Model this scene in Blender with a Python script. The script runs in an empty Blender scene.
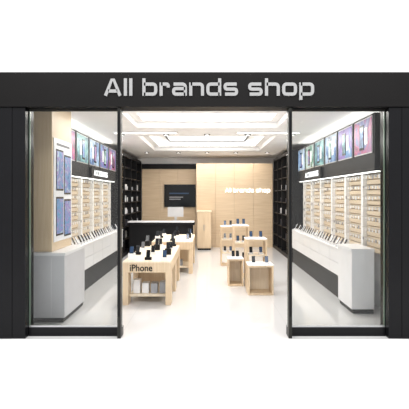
import bpy, math, random
from mathutils import Matrix, Vector
random.seed(4)
S=bpy.context.scene
S.view_settings.view_transform='Standard'
COL=S.collection
# ---------------- materials ----------------
def new(name):
    m=bpy.data.materials.new(name); m.use_nodes=True
    return m,m.node_tree.nodes,m.node_tree.links
def pbr(name,col,rough=.5,metal=0,spec=.5,var=.03,scale=4,emit=0,ecol=None):
    m,n,l=new(name); b=n['Principled BSDF']
    tc=n.new('ShaderNodeTexCoord'); nz=n.new('ShaderNodeTexNoise'); nz.inputs['Scale'].default_value=scale
    l.new(tc.outputs['Object'],nz.inputs['Vector'])
    r=n.new('ShaderNodeValToRGB')
    r.color_ramp.elements[0].position=.3; r.color_ramp.elements[1].position=.7
    r.color_ramp.elements[0].color=[c*(1-var) for c in col]+[1]
    r.color_ramp.elements[1].color=[min(1,c*(1+var)) for c in col]+[1]
    l.new(nz.outputs['Fac'],r.inputs['Fac']); l.new(r.outputs['Color'],b.inputs['Base Color'])
    b.inputs['Roughness'].default_value=rough; b.inputs['Metallic'].default_value=metal
    b.inputs['Specular IOR Level'].default_value=spec
    if emit:
        b.inputs['Emission Color'].default_value=list(ecol or col)+[1]
        b.inputs['Emission Strength'].default_value=emit
    return m
def wood(name,c1,c2,rough=.4,axis='Z'):
    m,n,l=new(name); b=n['Principled BSDF']
    tc=n.new('ShaderNodeTexCoord'); mp=n.new('ShaderNodeMapping')
    mp.inputs['Scale'].default_value={'Z':(14,14,.8),'X':(.8,14,14),'Y':(14,.8,14)}[axis]
    nz=n.new('ShaderNodeTexNoise'); nz.inputs['Scale'].default_value=2.2; nz.inputs['Detail'].default_value=6
    l.new(tc.outputs['Object'],mp.inputs['Vector']); l.new(mp.outputs['Vector'],nz.inputs['Vector'])
    r=n.new('ShaderNodeValToRGB'); r.color_ramp.elements[0].position=.3; r.color_ramp.elements[1].position=.7
    r.color_ramp.elements[0].color=(*c1,1); r.color_ramp.elements[1].color=(*c2,1)
    l.new(nz.outputs['Fac'],r.inputs['Fac']); l.new(r.outputs['Color'],b.inputs['Base Color'])
    b.inputs['Roughness'].default_value=rough
    return m
def glow(name,col,s):
    m,n,l=new(name); n.remove(n['Principled BSDF'])
    e=n.new('ShaderNodeEmission'); e.inputs['Color'].default_value=(*col,1); e.inputs['Strength'].default_value=s
    l.new(e.outputs[0],n['Material Output'].inputs['Surface']); return m
def poster(name,cols,s=.3,scale=2.2):
    m,n,l=new(name); b=n['Principled BSDF']
    tc=n.new('ShaderNodeTexCoord'); nz=n.new('ShaderNodeTexNoise'); nz.inputs['Scale'].default_value=scale
    nz.inputs['Distortion'].default_value=1.5; nz.inputs['Detail'].default_value=1.5
    l.new(tc.outputs['Object'],nz.inputs['Vector'])
    r=n.new('ShaderNodeValToRGB'); e=r.color_ramp.elements
    while len(e)<len(cols): e.new(.5)
    for i,c in enumerate(cols):
        e[i].position=.28+.44*i/(len(cols)-1); e[i].color=(*c,1)
    l.new(nz.outputs['Fac'],r.inputs['Fac']); l.new(r.outputs['Color'],b.inputs['Base Color'])
    l.new(r.outputs['Color'],b.inputs['Emission Color']); b.inputs['Emission Strength'].default_value=s
    b.inputs['Roughness'].default_value=.3
    return m
WHITE=pbr('white_paint',(.86,.855,.85),.5)
CEIL=pbr('ceiling_paint',(.88,.875,.865),.7)
LAM=pbr('white_laminate',(.83,.83,.85),.3)
GREY=pbr('grey_laminate',(.60,.60,.63),.4)
BLACK=pbr('gloss_black',(.007,.007,.008),.22,spec=.12)
FASC=pbr('fascia_black',(.008,.0075,.0075),.4,spec=.08)
MBLK=pbr('matt_black',(.009,.009,.010),.5,spec=.2)
DK=pbr('dark_metal',(.02,.02,.018),.4,metal=.2,spec=.15)
STEEL=pbr('brushed_steel',(.62,.62,.63),.3,metal=.7)
LET=pbr('sign_letter_grey',(.24,.24,.24),.45)
WOOD=wood('birch_wood',(.64,.48,.31),(.74,.59,.41))
WOODX=wood('birch_wood_horizontal',(.60,.45,.29),(.70,.55,.38),axis='X')
WOODL=wood('pale_birch',(.76,.64,.47),(.84,.73,.58))
SLAT=wood('slat_birch',(.68,.55,.39),(.76,.63,.47),axis='Y')
GROOVE=pbr('slat_groove',(.36,.28,.19),.6)
PKT=pbr('packet_white',(.84,.84,.85),.4); PKT2=pbr('packet_grey',(.36,.37,.40),.4); PKT3=pbr('packet_dark',(.05,.05,.06),.3)
SCR=pbr('screen_black',(.01,.012,.015),.15,spec=.3)
SCRB=pbr('screen_blue',(.03,.06,.12),.15,emit=.15)
LED=glow('led_white',(1,.985,.95),4); SIGNW=glow('sign_white_led',(1,1,1),2.2)
COVE=glow('cove_led',(1,.98,.95),8)
PANELG=glow('ceiling_light_panel',(1,.98,.94),1.6)
P=[poster('poster_pink',[(.03,.01,.05),(.40,.06,.17),(.06,.12,.32),(.65,.42,.5)]),
   poster('poster_violet',[(.03,.02,.13),(.2,.11,.38),(.06,.22,.42),(.5,.5,.65)]),
   poster('poster_teal',[(.005,.04,.06),(.02,.16,.2),(.2,.42,.42),(.02,.08,.17)]),
   poster('poster_blue',[(.01,.02,.08),(.03,.14,.36),(.45,.58,.7),(.04,.04,.1)]),
   poster('poster_green',[(.01,.06,.04),(.07,.27,.18),(.5,.58,.58),(.03,.1,.22)])]
PWH=pbr('poster_white',(.84,.86,.9),.3)
PHB=poster('phone_screen_blue',[(.03,.08,.3),(.08,.3,.5),(.25,.14,.42),(.35,.6,.6)],.15,6)
def floor_mat(nm,rough,c):
    m,n,l=new(nm); b=n['Principled BSDF']
    tc=n.new('ShaderNodeTexCoord'); br=n.new('ShaderNodeTexBrick')
    br.offset=0; br.inputs['Scale'].default_value=1; br.inputs['Brick Width'].default_value=1.2; br.inputs['Row Height'].default_value=1.2
    br.inputs['Mortar Size'].default_value=.004; br.inputs['Color1'].default_value=(c,c*.99,c*.985,1); br.inputs['Color2'].default_value=(c+.02,c+.01,c+.005,1)
    br.inputs['Mortar'].default_value=(c-.08,c-.08,c-.08,1)
    l.new(tc.outputs['Object'],br.inputs['Vector']); l.new(br.outputs['Color'],b.inputs['Base Color'])
    b.inputs['Roughness'].default_value=rough; return m
FLOOR=floor_mat('polished_floor',.06,.66); MFLOOR=floor_mat('mall_floor_tile',.5,.9)
FLOOR.node_tree.nodes['Principled BSDF'].inputs['Specular IOR Level'].default_value=.9
def glass_mat():
    m,n,l=new('clear_glass'); n.remove(n['Principled BSDF'])
    t=n.new('ShaderNodeBsdfTransparent'); t.inputs['Color'].default_value=(.89,.90,.895,1)
    g=n.new('ShaderNodeBsdfGlossy'); g.inputs['Roughness'].default_value=.02
    f=n.new('ShaderNodeFresnel'); f.inputs['IOR'].default_value=1.36
    x=n.new('ShaderNodeMixShader'); l.new(f.outputs[0],x.inputs[0]); l.new(t.outputs[0],x.inputs[1]); l.new(g.outputs[0],x.inputs[2])
    l.new(x.outputs[0],n['Material Output'].inputs['Surface']); return m
GLASS=glass_mat()
GEDGE=pbr('glass_edge_green',(.12,.17,.13),.2)
# ---------------- builder ----------------
class B:
    def __init__(s,name,bevel=0): s.n=name; s.v=[]; s.f=[]; s.m=[]; s.mats=[]; s.bev=bevel; s.sm=[]
    def mi(s,m):
        if m not in s.mats: s.mats.append(m)
        return s.mats.index(m)
    def box(s,x0,x1,y0,y1,z0,z1,m,M=None):
        x0,x1=sorted((x0,x1)); y0,y1=sorted((y0,y1)); z0,z1=sorted((z0,z1))
        k=len(s.v); c=[(x0,y0,z0),(x1,y0,z0),(x1,y1,z0),(x0,y1,z0),(x0,y0,z1),(x1,y0,z1),(x1,y1,z1),(x0,y1,z1)]
        if M: c=[tuple(M@Vector(p)) for p in c]
        s.v+=c
        for q in [(0,3,2,1),(4,5,6,7),(0,1,5,4),(1,2,6,5),(2,3,7,6),(3,0,4,7)]:
            s.f.append([k+i for i in q]); s.m.append(s.mi(m)); s.sm.append(False)
        return s
    def cyl(s,x,y,z0,z1,r,m,r2=None,N=24,M=None):
        r2=r if r2 is None else r2; k=len(s.v)
        for z,rr in((z0,r),(z1,r2)):
            for i in range(N):
                a=2*math.pi*i/N; p=(x+rr*math.cos(a),y+rr*math.sin(a),z)
                s.v.append(tuple(M@Vector(p)) if M else p)
        for i in range(N):
            j=(i+1)%N; s.f.append([k+i,k+j,k+N+j,k+N+i]); s.m.append(s.mi(m)); s.sm.append(True)
        s.f.append([k+i for i in range(N)][::-1]); s.m.append(s.mi(m)); s.sm.append(False)
        s.f.append([k+N+i for i in range(N)]); s.m.append(s.mi(m)); s.sm.append(False)
        return s
    def frame(s,x0,x1,y0,y1,z0,z1,t,m):
        s.box(x0,x0+t,y0,y1,z0,z1,m); s.box(x1-t,x1,y0,y1,z0,z1,m)
        s.box(x0+t,x1-t,y0,y1,z1-t,z1,m); s.box(x0+t,x1-t,y0,y1,z0,z0+t,m)
        return s
    def done(s,parent=None):
        me=bpy.data.meshes.new(s.n); me.from_pydata(s.v,[],s.f)
        for m in s.mats: me.materials.append(m)
        me.polygons.foreach_set('material_index',s.m); me.polygons.foreach_set('use_smooth',s.sm); me.update()
        o=bpy.data.objects.new(s.n,me); COL.objects.link(o)
        if s.bev:
            b=o.modifiers.new('b','BEVEL'); b.width=s.bev; b.segments=2; b.limit_method='ANGLE'
        if parent: o.parent=parent
        return o
def text(name,body,cx,cy,cz,w,h,face,mat,depth=.02,bold=.02,parent=None,space=1.0):
    cu=bpy.data.curves.new(name,'FONT'); cu.body=body; cu.size=1; cu.offset=bold; cu.extrude=.02; cu.space_character=space
    o=bpy.data.objects.new(name+'_t',cu); COL.objects.link(o)
    bpy.context.view_layer.update()
    me=bpy.data.meshes.new_from_object(o.evaluated_get(bpy.context.evaluated_depsgraph_get()))
    bpy.data.objects.remove(o)
    xs=[v.co.x for v in me.vertices]; ys=[v.co.y for v in me.vertices]; zs=[v.co.z for v in me.vertices]
    sx=w/(max(xs)-min(xs)); sy=h/(max(ys)-min(ys)); sz=depth/(max(zs)-min(zs))
    mx=(max(xs)+min(xs))/2; my=(max(ys)+min(ys))/2; z0=min(zs)
    for v in me.vertices:
        u=(v.co.x-mx)*sx; t=(v.co.y-my)*sy; d=(v.co.z-z0)*sz
        if face=='F': v.co=(cx+u,cy-d,cz+t)
        elif face=='L': v.co=(cx+d,cy+u,cz+t)
        else: v.co=(cx-d,cy-u,cz+t)
    me.materials.clear(); me.materials.append(mat)
    ob=bpy.data.objects.new(name,me); COL.objects.link(ob)
    if parent: ob.parent=parent
    return ob
def bold_sign(name,body,x0,x1,y,zb,cap,mat,depth,hs=.1,gap=.15):
    h=hs; T=.76-h; L=h; Rr=.94-h; Mi=.38
    G={'A':(1.12,[[(h,0),(.49,1-h),(.63,1-h),(1.12-h,0)],[(.26,.27),(.86,.27)]]),
       'l':(2*h,[[(h,0),(h,1)]]),
       'b':(.94,[[(L,0),(L,1)],[(L,h),(Rr,h),(Rr,T),(L,T)]]),
       'd':(.94,[[(Rr,0),(Rr,1)],[(Rr,h),(L,h),(L,T),(Rr,T)]]),
       'r':(.64,[[(L,0),(L,.76)],[(L,T),(.64-h,T),(.64-h,.47)]]),
       'a':(.94,[[(L,T),(Rr,T),(Rr,0)],[(Rr,h),(L,h),(L,Mi+.03),(Rr,Mi+.03)]]),
       'n':(.94,[[(L,0),(L,.76)],[(L,T),(Rr,T),(Rr,0)]]),
       'h':(.94,[[(L,0),(L,1)],[(L,T),(Rr,T),(Rr,0)]]),
       's':(.92,[[(Rr-.01,T),(L,T),(L,Mi),(Rr-.02,Mi),(Rr-.02,h),(L,h)]]),
       'o':(.94,[[(.47,h),(Rr,h),(Rr,T),(L,T),(L,h),(.47,h)]]),
       'p':(.94,[[(L,-.24),(L,.76)],[(L,h),(Rr,h),(Rr,T),(L,T)]]),
       ' ':(.34,[])}
    adv=0; strokes=[]
    for ch in body:
        w,ps=G[ch]
        for p in ps: strokes.append((ch,[(a+adv,b) for a,b in p]))
        adv+=w+gap
    sx=(x1-x0)/(adv-gap); sz=cap
    v=[];f=[]
    hx=h*1.08
    for ch,p in strokes:
        q=[Vector(p[0])]
        for i in range(1,len(p)-1):
            a,b,c=Vector(p[i-1]),Vector(p[i]),Vector(p[i+1])
            if ch=='A': q.append(b); continue
            r=min(.2,(a-b).length*.5,(c-b).length*.5)
            s0=b+(a-b).normalized()*r; s1=b+(c-b).normalized()*r
            for k in range(6):
                t=k/5; q.append(s0*(1-t)**2+b*2*t*(1-t)+s1*t*t)
        q.append(Vector(p[-1]))
        pts=[]
        for a in q:
            if not pts or (a-pts[-1]).length>1e-5: pts.append(a)
        n=len(pts); k0=len(v)
        for i,pt in enumerate(pts):
            d1=(pt-pts[i-1]).normalized() if i else None; d2=(pts[i+1]-pt).normalized() if i<n-1 else None
            if ch=='o' and i in(0,n-1): d=Vector((1,0))
            else: d=((d1 or d2)+(d2 or d1)).normalized()
            nrm=Vector((-d.y,d.x))
            for sg in(1,-1):
                X=x0+(pt.x+nrm.x*sg*hx)*sx; Z=zb+(pt.y+nrm.y*sg*h)*sz
                v.append((X,y,Z)); v.append((X,y-depth,Z))
        for i in range(n-1):
            a=k0+4*i; b=a+4
            f+= [[a+1,a+3,b+3,b+1],[a,a+1,b+1,b],[a+2,b+2,b+3,a+3],[a,b,b+2,a+2]]
        f+=[[k0,k0+2,k0+3,k0+1]]; e=k0+4*(n-1); f+=[[e,e+1,e+3,e+2]]
    me=bpy.data.meshes.new(name); me.from_pydata(v,[],f); me.materials.append(mat)
    o=bpy.data.objects.new(name,me); COL.objects.link(o); return o
# ---------------- shell ----------------
B('floor').box(-12,12,-.05,12.2,-.1,0,FLOOR).done()
B('mall_floor').box(-14,14,-14,-.05,-.1,0,MFLOOR).done()
B('wall_left').box(-3.15,-3.0,.3,12,0,3.55,WHITE).done()
B('wall_right').box(3.0,3.15,.3,12,0,3.55,WHITE).done()
B('wall_back').box(-3.0,3.0,11.6,11.75,0,3.55,WHITE).done()
ZC=3.45
c=B('ceiling')
cof=[(-1.55,1.55,2.0,3.7),(-1.75,1.75,5.1,8.7)]
c.box(-3,3,.3,2.0,ZC,ZC+.06,CEIL); c.box(-3,3,3.7,5.1,ZC,ZC+.06,CEIL); c.box(-3,3,8.7,11.6,ZC,ZC+.06,CEIL)
for x0,x1,y0,y1 in cof:
    c.box(-3,x0,y0,y1,ZC,ZC+.06,CEIL); c.box(x1,3,y0,y1,ZC,ZC+.06,CEIL)
    H=ZC+.32
    c.box(x0-.02,x1+.02,y0-.02,y1+.02,H,H+.03,CEIL)
    c.box(x0-.03,x0,y0,y1,ZC+.06,H,CEIL); c.box(x1,x1+.03,y0,y1,ZC+.06,H,CEIL)
    c.box(x0,x1,y0-.03,y0,ZC+.06,H,CEIL); c.box(x0,x1,y1,y1+.03,ZC+.06,H,CEIL)
    t=.16
    for a in ((x0,x1,y0,y0+t),(x0,x1,y1-t,y1),(x0,x0+t,y0+t,y1-t),(x1-t,x1,y0+t,y1-t)):
        c.box(*a,ZC+.12,ZC+.15,CEIL)
    q=.05
    for a in ((x0+q,x1-q,y0+q,y0+q+.04),(x0+q,x1-q,y1-q-.04,y1-q),(x0+q,x0+q+.04,y0+.12,y1-.12),(x1-q-.04,x1-q,y0+.12,y1-.12)):
        c.box(*a,ZC+.151,ZC+.17,COVE)
    c.box(x0+.55,x1-.55,y0+.45,y1-.45,H-.05,H-.001,PANELG)
    for a in ((x0+.5,x1-.5,y0+.4,y0+.43),(x0+.5,x1-.5,y1-.43,y1-.4),(x0+.5,x0+.53,y0+.43,y1-.43),(x1-.53,x1-.5,y0+.43,y1-.43)):
        c.box(*a,H-.07,H-.001,DK)
c.done()
for x0,x1 in ((-2.2,-.7),(.7,2.2)):
    y=4.35
    B('linear_ceiling_light').box(x0,x1,y-.07,y+.07,ZC-.03,ZC,WHITE).box(x0+.02,x1-.02,y-.045,y+.045,ZC-.035,ZC-.03,LED).done()
for y in (1.5,4.75,9.3):
    for x in (-2.1,-1.0,0,1.0,2.1):
        B('recessed_downlight').cyl(x,y,ZC-.02,ZC,.075,MBLK).cyl(x,y,ZC-.023,ZC-.0201,.045,LED).done()
# ---------------- storefront ----------------
B('shop_fascia',.004).box(-3.3,3.3,-.05,.27,3.16,3.63,FASC).done()
bold_sign('shop_sign_lettering','All brands shop',-1.395,1.45,-.051,3.305,.235,LET,.02,.092,.16)
for s in(-1,1):
    p=B('storefront_pillar',.004)
    p.box(s*2.66,s*3.3,-.03,.27,0,3.155,BLACK); p.box(s*2.48,s*2.658,-.025,.27,0,3.155,BLACK)
    p.done()
for i,(a,b) in enumerate(((-2.475,-1.18),(1.117,2.475))):
    w=B('window_%d'%(i+1))
    w.box(a,b,.08,.19,0,.12,BLACK)
    w.box(a,b,.11,.122,.12,3.13,GLASS)
    w.box(a,b,.09,.145,3.13,3.155,DK)
    w.box(a,b,.10,.135,.12,.14,STEEL)
    w.box(a if i==0 else b-.01,a+.01 if i==0 else b,.10,.135,.14,3.13,GEDGE)
    w.done()
for i,(a,b) in enumerate(((-1.226,-1.180),(1.117,1.163))):
    B('door_post',.003).box(a,b,-.02,.075,0,3.155,DK).box(a+.012,b-.012,-.025,-.02,.3,3.1,BLACK).done()
# ---------------- left wood pillar + pedestals ----------------
o=B('wood_column',.004)
o.box(-2.98,-2.40,.78,1.75,1.08,ZC-.002,WOOD)
o.box(-2.4,-2.385,.84,1.72,1.22,2.86,PWH)
o.done()
pp=B('phone_poster_graphics')
def hand_phone(b,x,yc,zc,w,h,s=1):
    b.box(x,x+s*.006,yc-w/2,yc+w/2,zc-h/2,zc+h/2,SCR); b.box(x+s*.0061,x+s*.008,yc-w/2+.015,yc+w/2-.015,zc-h/2+.03,zc+h/2-.03,PHB)
hand_phone(pp,-2.384,1.09,2.36,.34,.66); hand_phone(pp,-2.384,1.48,2.30,.34,.66)
hand_phone(pp,-2.384,1.09,1.62,.34,.62); hand_phone(pp,-2.384,1.48,1.58,.34,.62)
pp.box(-2.384,-2.382,.95,1.6,2.75,2.79,PKT3)
pp.done()
def pedestal(s):
    o=B('white_pedestal',.006)
    x0,x1=(2.18,2.98) if s<0 else (2.38,2.75)
    y0,y1=(.7,1.8) if s<0 else (1.2,1.95)
    o.box(s*x0,s*x1,y0,y1,.08,1.03,GREY if s<0 else LAM); o.box(s*(x0-.02),s*x1,y0-.02,y1+.01,1.03,1.075,LAM)
    o.box(s*(x0+.03),s*x1,y0+.03,y1,0,.08,MBLK)
    o.box(s*(x0+.2),s*(x0+.205),y0-.004,y0,.1,1.0,LAM)
    return o.done()
pedestal(-1); pedestal(1)
# ---------------- side wall display units ----------------
def tiltM(x,y,z,rx=0,ry=0,rz=0): return Matrix.Translation((x,y,z))@Matrix.Rotation(rz,4,'Z')@Matrix.Rotation(ry,4,'Y')@Matrix.Rotation(rx,4,'X')
def side(s,ya,yb,yc0):
    n=round((yb-ya)/.95); w=(yb-ya)/n
    u=B('slatwall_display'); pk=B('hanging_accessory_packets')
    u.box(s*2.90,s*2.995,ya,yb,.97,2.34,GROOVE)
    for i in range(n):
        a=ya+i*w; b=a+w
        u.box(s*2.80,s*2.90,a,a+.05,.97,2.34,WHITE); u.box(s*2.80,s*2.90,b-.05,b,.97,2.34,WHITE)
        z=.98
        while z<2.28:
            u.box(s*2.87,s*2.90,a+.05,b-.05,z,z+.072,SLAT); z+=.09
        for r in range(7):
            zz=1.17+r*.18
            for cidx in range(6):
                y=a+.12+cidx*(w-.24)/5
                pk.box(s*2.76,s*2.869,y-.004,y+.004,zz+.045,zz+.053,STEEL)
                hh=random.uniform(.03,.06)
                pk.box(s*2.775,s*2.79,y-.018,y+.018,zz+.04-hh,zz+.045,random.choice([PKT,PKT,PKT,PKT2,PKT]))
    u.done(); pk.done()
    h=B('header_lightbox',.003)
    h.box(s*2.66,s*2.995,ya,yb,2.345,3.27,MBLK)
    h.box(s*2.68,s*2.78,ya,yb,2.335,2.345,LED)
    h.box(s*2.75,s*2.85,ya+.1,yb-.1,3.27,3.285,COVE)  # added uplight strip on the header top, brightens the ceiling
    h.done()
    cols=[P[0],P[1],P[3],P[2],P[4],P[3]] if s>0 else [P[0],P[2],P[3],P[1],P[0],P[4]]
    for i in range(n):
        a=ya+i*w+.06; b=a+w-.12
        q=B('illuminated_poster')
        q.box(s*2.645,s*2.659,a,b,2.64,3.24,STEEL); q.box(s*2.64,s*2.645,a+.02,b-.02,2.66,3.22,cols[i%6])
        yc=(a+b)/2
        q.box(s*2.634,s*2.64,yc-.06,yc+.14,2.72,3.14,SCR); q.box(s*2.632,s*2.634,yc-.04,yc+.12,2.76,3.10,cols[(i+2)%6])
        q.box(s*2.634,s*2.64,yc-.24,yc-.1,2.80,3.08,PWH)
        q.done()
    yy=4.75 if s<0 else 4.9
    B('name_plate',.002).box(s*2.60,s*2.659,yy-.85,yy+.85,2.35,2.6,MBLK).done()
    text('name_plate_lettering','ACCESSORIES',s*2.599,yy,2.475,1.35,.13,'L' if s<0 else 'R',SIGNW,.008,.01)
    k=B('drawer_counter',.003)
    k.box(s*2.50,s*2.995,yc0,yb,0,.44,MBLK)
    nd=round((yb-yc0)/.8); wd=(yb-yc0)/nd
    k.box(s*2.47,s*2.995,yc0,yb,.44,.93,GREY)
    for i in range(nd):
        a=yc0+i*wd
        for z0,z1 in((.45,.68),(.69,.925)):
            k.box(s*2.452,s*2.47,a+.008,a+wd-.008,z0,z1,LAM)
    k.box(s*2.44,s*2.995,yc0,yb,.93,.965,LAM)
    k.done()
    ph=B('smartphones_on_stands')
    y=yc0+.15
    while y<yb-.1:
        ph.box(s*2.50,s*2.60,y-.05,y+.05,.966,1.0,LAM)
        M=tiltM(s*2.57,y,1.07,ry=s*math.radians(28))
        ph.box(-.006,.006,-.035,.035,-.075,.075,random.choice([SCR,SCR,PKT2]),M)
        ph.box(s*-.0075,s*-.006,-.03,.03,-.065,.065,random.choice([SCRB,SCR,PWH]),M)
        y+=.21
    ph.done()
side(-1,1.85,6.75,1.85)
side(1,.95,6.75,2.0)
def tall(s,y0,y1,d=2.48):
    t=B('black_shelving_unit',.003)
    t.box(s*2.95,s*2.995,y0,y1,0,3.2,MBLK); t.box(s*d,s*2.995,y0,y1,3.2,3.3,MBLK); t.box(s*d,s*2.995,y0,y1,0,.12,MBLK)
    n=4; w=(y1-y0)/n
    for i in range(n+1): t.box(s*d,s*2.95,y0+i*w-(.02 if i else 0),y0+i*w+(.02 if i<n else 0),.12,3.2,MBLK)
    for z in (.5,.9,1.3,1.7,2.1,2.5,2.85):
        t.box(s*(d+.02),s*2.95,y0,y1,z,z+.03,MBLK)
        if z>1: t.box(s*2.90,s*2.92,y0+.05,y1-.05,z-.008,z,LED)
    t.done()
    g=B('boxed_products')
    for z in (.53,.93,1.33,1.73,2.13):
        y=y0+.15
        while y<y1-.15:
            if min(abs(y-(y0+i*w)) for i in range(n+1))>.09 and random.random()<.7:
                g.box(s*(d+.1),s*(d+.2),y-.05,y+.05,z+.001,z+random.uniform(.1,.22),random.choice([PKT2,PKT3,PKT,PKT]))
            y+=.17
    g.done()
tall(1,6.8,10.3); tall(-1,6.8,11.5,2.62)
# ---------------- rear ----------------
r=B('wood_back_room',.003)
for a,b in ((-.4,.31),(.315,1.02),(1.025,1.73),(1.735,2.46)): r.box(a,b,10.4,11.55,0,3.14,WOODX)
r.done()
bold_sign('lit_wall_lettering','All brands shop',.68,2.36,10.395,2.06,.16,SIGNW,.03,.085,.18)
r=B('wood_wall_cladding',.003)
for i in range(3):
    a=-2.6+i*.72; r.box(a,a+.715,11.5,11.59,0,3.0,WOODX)
r.box(-2.6,-.42,11.45,11.59,3.0,3.2,MBLK)
r.done()
tv=B('wall_television',.004)
tv.box(-1.70,-.46,11.42,11.495,1.48,2.38,MBLK); tv.box(-1.68,-.48,11.418,11.42,1.50,2.36,SCR)
tv.box(-1.5,-.72,11.415,11.418,2.0,2.05,SCRB); tv.box(-1.5,-.95,11.415,11.418,1.86,1.89,PKT2); tv.box(-1.5,-1.05,11.415,11.418,1.78,1.81,PKT2)
tv.done()
d=B('reception_desk',.006)
d.box(-2.55,-.45,8.3,8.36,0,.98,MBLK); d.box(-2.6,-.4,8.24,8.78,.98,1.06,MBLK); d.box(-2.58,-.42,8.26,8.76,1.06,1.10,LAM)
d.box(-2.55,-2.5,8.36,9.0,0,.98,MBLK); d.box(-.5,-.45,8.36,9.0,0,.98,WOOD); d.box(-2.5,-.5,8.36,9.0,.72,.76,LAM)
d.done()
m=B('desktop_monitor',.004)
m.box(-1.3,-.78,8.5,8.53,1.24,1.56,STEEL); m.box(-1.28,-.8,8.53,8.532,1.27,1.54,SCR)
m.box(-1.08,-1.0,8.53,8.55,1.12,1.28,STEEL); m.box(-1.16,-.92,8.46,8.62,1.10,1.115,STEEL); m.done()
w=B('wood_side_cabinet',.004)
w.box(-.35,.15,9.6,10.35,.06,1.35,WOOD); w.box(-.33,.13,9.63,10.3,0,.06,MBLK); w.box(-.37,.17,9.58,10.37,1.35,1.39,WOODL)
w.box(-.33,-.105,9.588,9.6,.1,1.32,WOOD); w.box(-.095,.13,9.588,9.6,.1,1.32,WOOD); w.cyl(-.12,9.57,.7,.9,.008,STEEL,N=8).cyl(-.08,9.57,.7,.9,.008,STEEL,N=8)
w.done()
# ---------------- product tables ----------------
def table(x0,x1,y0,y1,h):
    t=B('product_table',.005)
    L=.1
    t.box(x0,x1,y0,y1,h-.03,h,WOODL)
    t.box(x0,x1,y0,y0+.03,h-.2,h-.03,WOOD); t.box(x0,x1,y1-.03,y1,h-.2,h-.03,WOOD)
    t.box(x0,x0+.03,y0+.03,y1-.03,h-.2,h-.03,WOOD); t.box(x1-.03,x1,y0+.03,y1-.03,h-.2,h-.03,WOOD)
    for xa in (x0,x1-L):
        n=3 if y1-y0>2 else 2
        for i in range(n):
            ya=y0+(y1-y0-.3)*i/(n-1)
            t.box(xa,xa+L,ya,ya+.3,0,h-.2,WOOD)
    t.box(x0+L,x1-L,y0+.15,y1-.15,.12,.16,WOODL)
    t.box(x0+L,x1-L,(y0+y1)/2-.02,(y0+y1)/2+.02,.16,h-.2,WOOD)
    t.done()
    bx=B('boxed_products')
    for i in range(4):
        bx.box(x0+.15+i*.16,x0+.27+i*.16,y0+.25,y0+.45,.161,.161+random.uniform(.12,.25),random.choice([PKT,PKT,PKT2]))
    bx.done()
    p=B('smartphones_on_stands')
    nx=3; ny=int((y1-y0)/.55)
    for j in range(ny):
        for i in range(nx):
            x=x0+.13+i*(x1-x0-.26)/(nx-1); y=y0+.2+j*(y1-y0-.4)/max(1,ny-1)
            hh=.05 if (i+j)%3 else .12
            p.box(x-.06,x+.06,y-.05,y+.05,h+.001,h+hh,MBLK if (i+j)%2 else LAM)
            M=tiltM(x,y,h+hh+.062,rx=math.radians(-30))
            p.box(-.036,.036,-.005,.005,-.072,.072,SCR,M); p.box(-.032,.032,-.0065,-.005,-.062,.062,random.choice([SCRB,SCR,SCR,SCR]),M)
            p.box(x-.02,x+.02,y+.01,y+.03,h+hh,h+hh+.07,MBLK)
    p.done()
table(-1.50,-.64,1.78,4.3,.78)
table(-1.38,-.36,4.9,6.9,.80)
text('table_lettering','iPhone',-1.17,1.779,.665,.40,.12,'F',MBLK,.006,.015)
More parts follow.
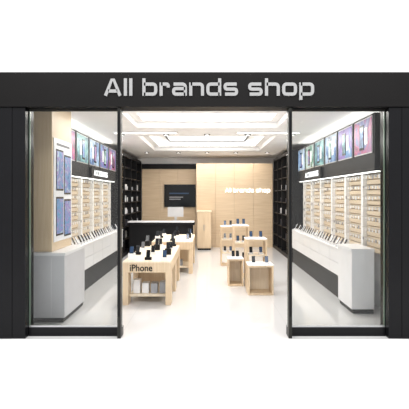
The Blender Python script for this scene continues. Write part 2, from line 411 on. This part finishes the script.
# ---------------- stepped display cubes on the right ----------------
def cube_stand(x0,x1,y0,y1,h,shelves=1):
    t=B('open_display_plinth',.004)
    T=.035
    t.frame(x0,x1,y0,y1,0,h,T,WOOD)
    if h<.7: t.box(x0+T,x1-T,y1-T,y1,T,h-T,WOODL)
    for i in range(shelves):
        z=h*(i+1)/(shelves+1); t.box(x0+T,x1-T,y0,y1,z-.015,z+.015,WOODL)
    t.box(x0-.005,x1+.005,y0-.005,y1+.005,h,h+.012,LAM)
    t.done()
    p=B('smartphones_on_stands')
    n=2
    for lv in [h+.013]+[h*(i+1)/(shelves+1)+.016 for i in range(shelves)]:
        for i in range(n):
            x=x0+.12+i*(x1-x0-.24)/(n-1); y=y0+.13
            p.box(x-.045,x+.045,y-.04,y+.05,lv,lv+.035,LAM)
            M=tiltM(x,y,lv+.093,rx=math.radians(-22))
            p.box(-.033,.033,-.005,.005,-.065,.065,SCR,M); p.box(-.029,.029,-.0065,-.005,-.055,.055,random.choice([SCRB,SCR,SCR]),M)
            p.box(x-.015,x+.015,y+.005,y+.025,lv+.035,lv+.08,LAM)
    p.done()
cube_stand(.80,1.30,2.55,3.0,.58,0)
cube_stand(.82,1.27,3.25,3.7,1.02,2)
cube_stand(.45,.78,3.4,3.8,.58,0)
cube_stand(.62,1.0,4.4,4.85,1.22,2)
cube_stand(.38,.78,6.1,6.5,1.08,2)
# ---------------- camera & light ----------------
cam=bpy.data.cameras.new('camera'); co=bpy.data.objects.new('camera',cam); COL.objects.link(co); S.camera=co
co.location=(0,-6,1.96); co.rotation_euler=(math.pi/2,0,0); cam.sensor_width=36; cam.lens=438/409*36
cam.shift_x=-2.5/409; cam.shift_y=-9.5/409
W=bpy.data.worlds.new('world'); S.world=W; W.use_nodes=True
W.node_tree.nodes['Background'].inputs[0].default_value=(1,1,1,1); W.node_tree.nodes['Background'].inputs[1].default_value=1.1
def area(n,loc,sx,sy,e,col=(1,.965,.925),rot=(0,0,0)):
    l=bpy.data.lights.new(n,'AREA'); l.shape='RECTANGLE'; l.size=sx; l.size_y=sy; l.energy=e; l.color=col
    o=bpy.data.objects.new(n,l); COL.objects.link(o); o.location=loc; o.rotation_euler=rot
area('coffer_lamp',(0,2.85,ZC+.2),2.0,.7,78); area('coffer_lamp',(0,6.9,ZC+.2),2.4,2.4,135)
area('ceiling_lamp',(0,9.9,ZC-.02),4,.5,58)
for s in (-1,1): area('added_wall_fill',(s*1.85,3.9,ZC-.05),.25,5.8,58)  # added fill strips without a fixture, brighten the side displays
area('added_mall_fill',(0,-3,5.5),9,4,560,(1,1,1))  # added fill above the frame, washes the mall floor white
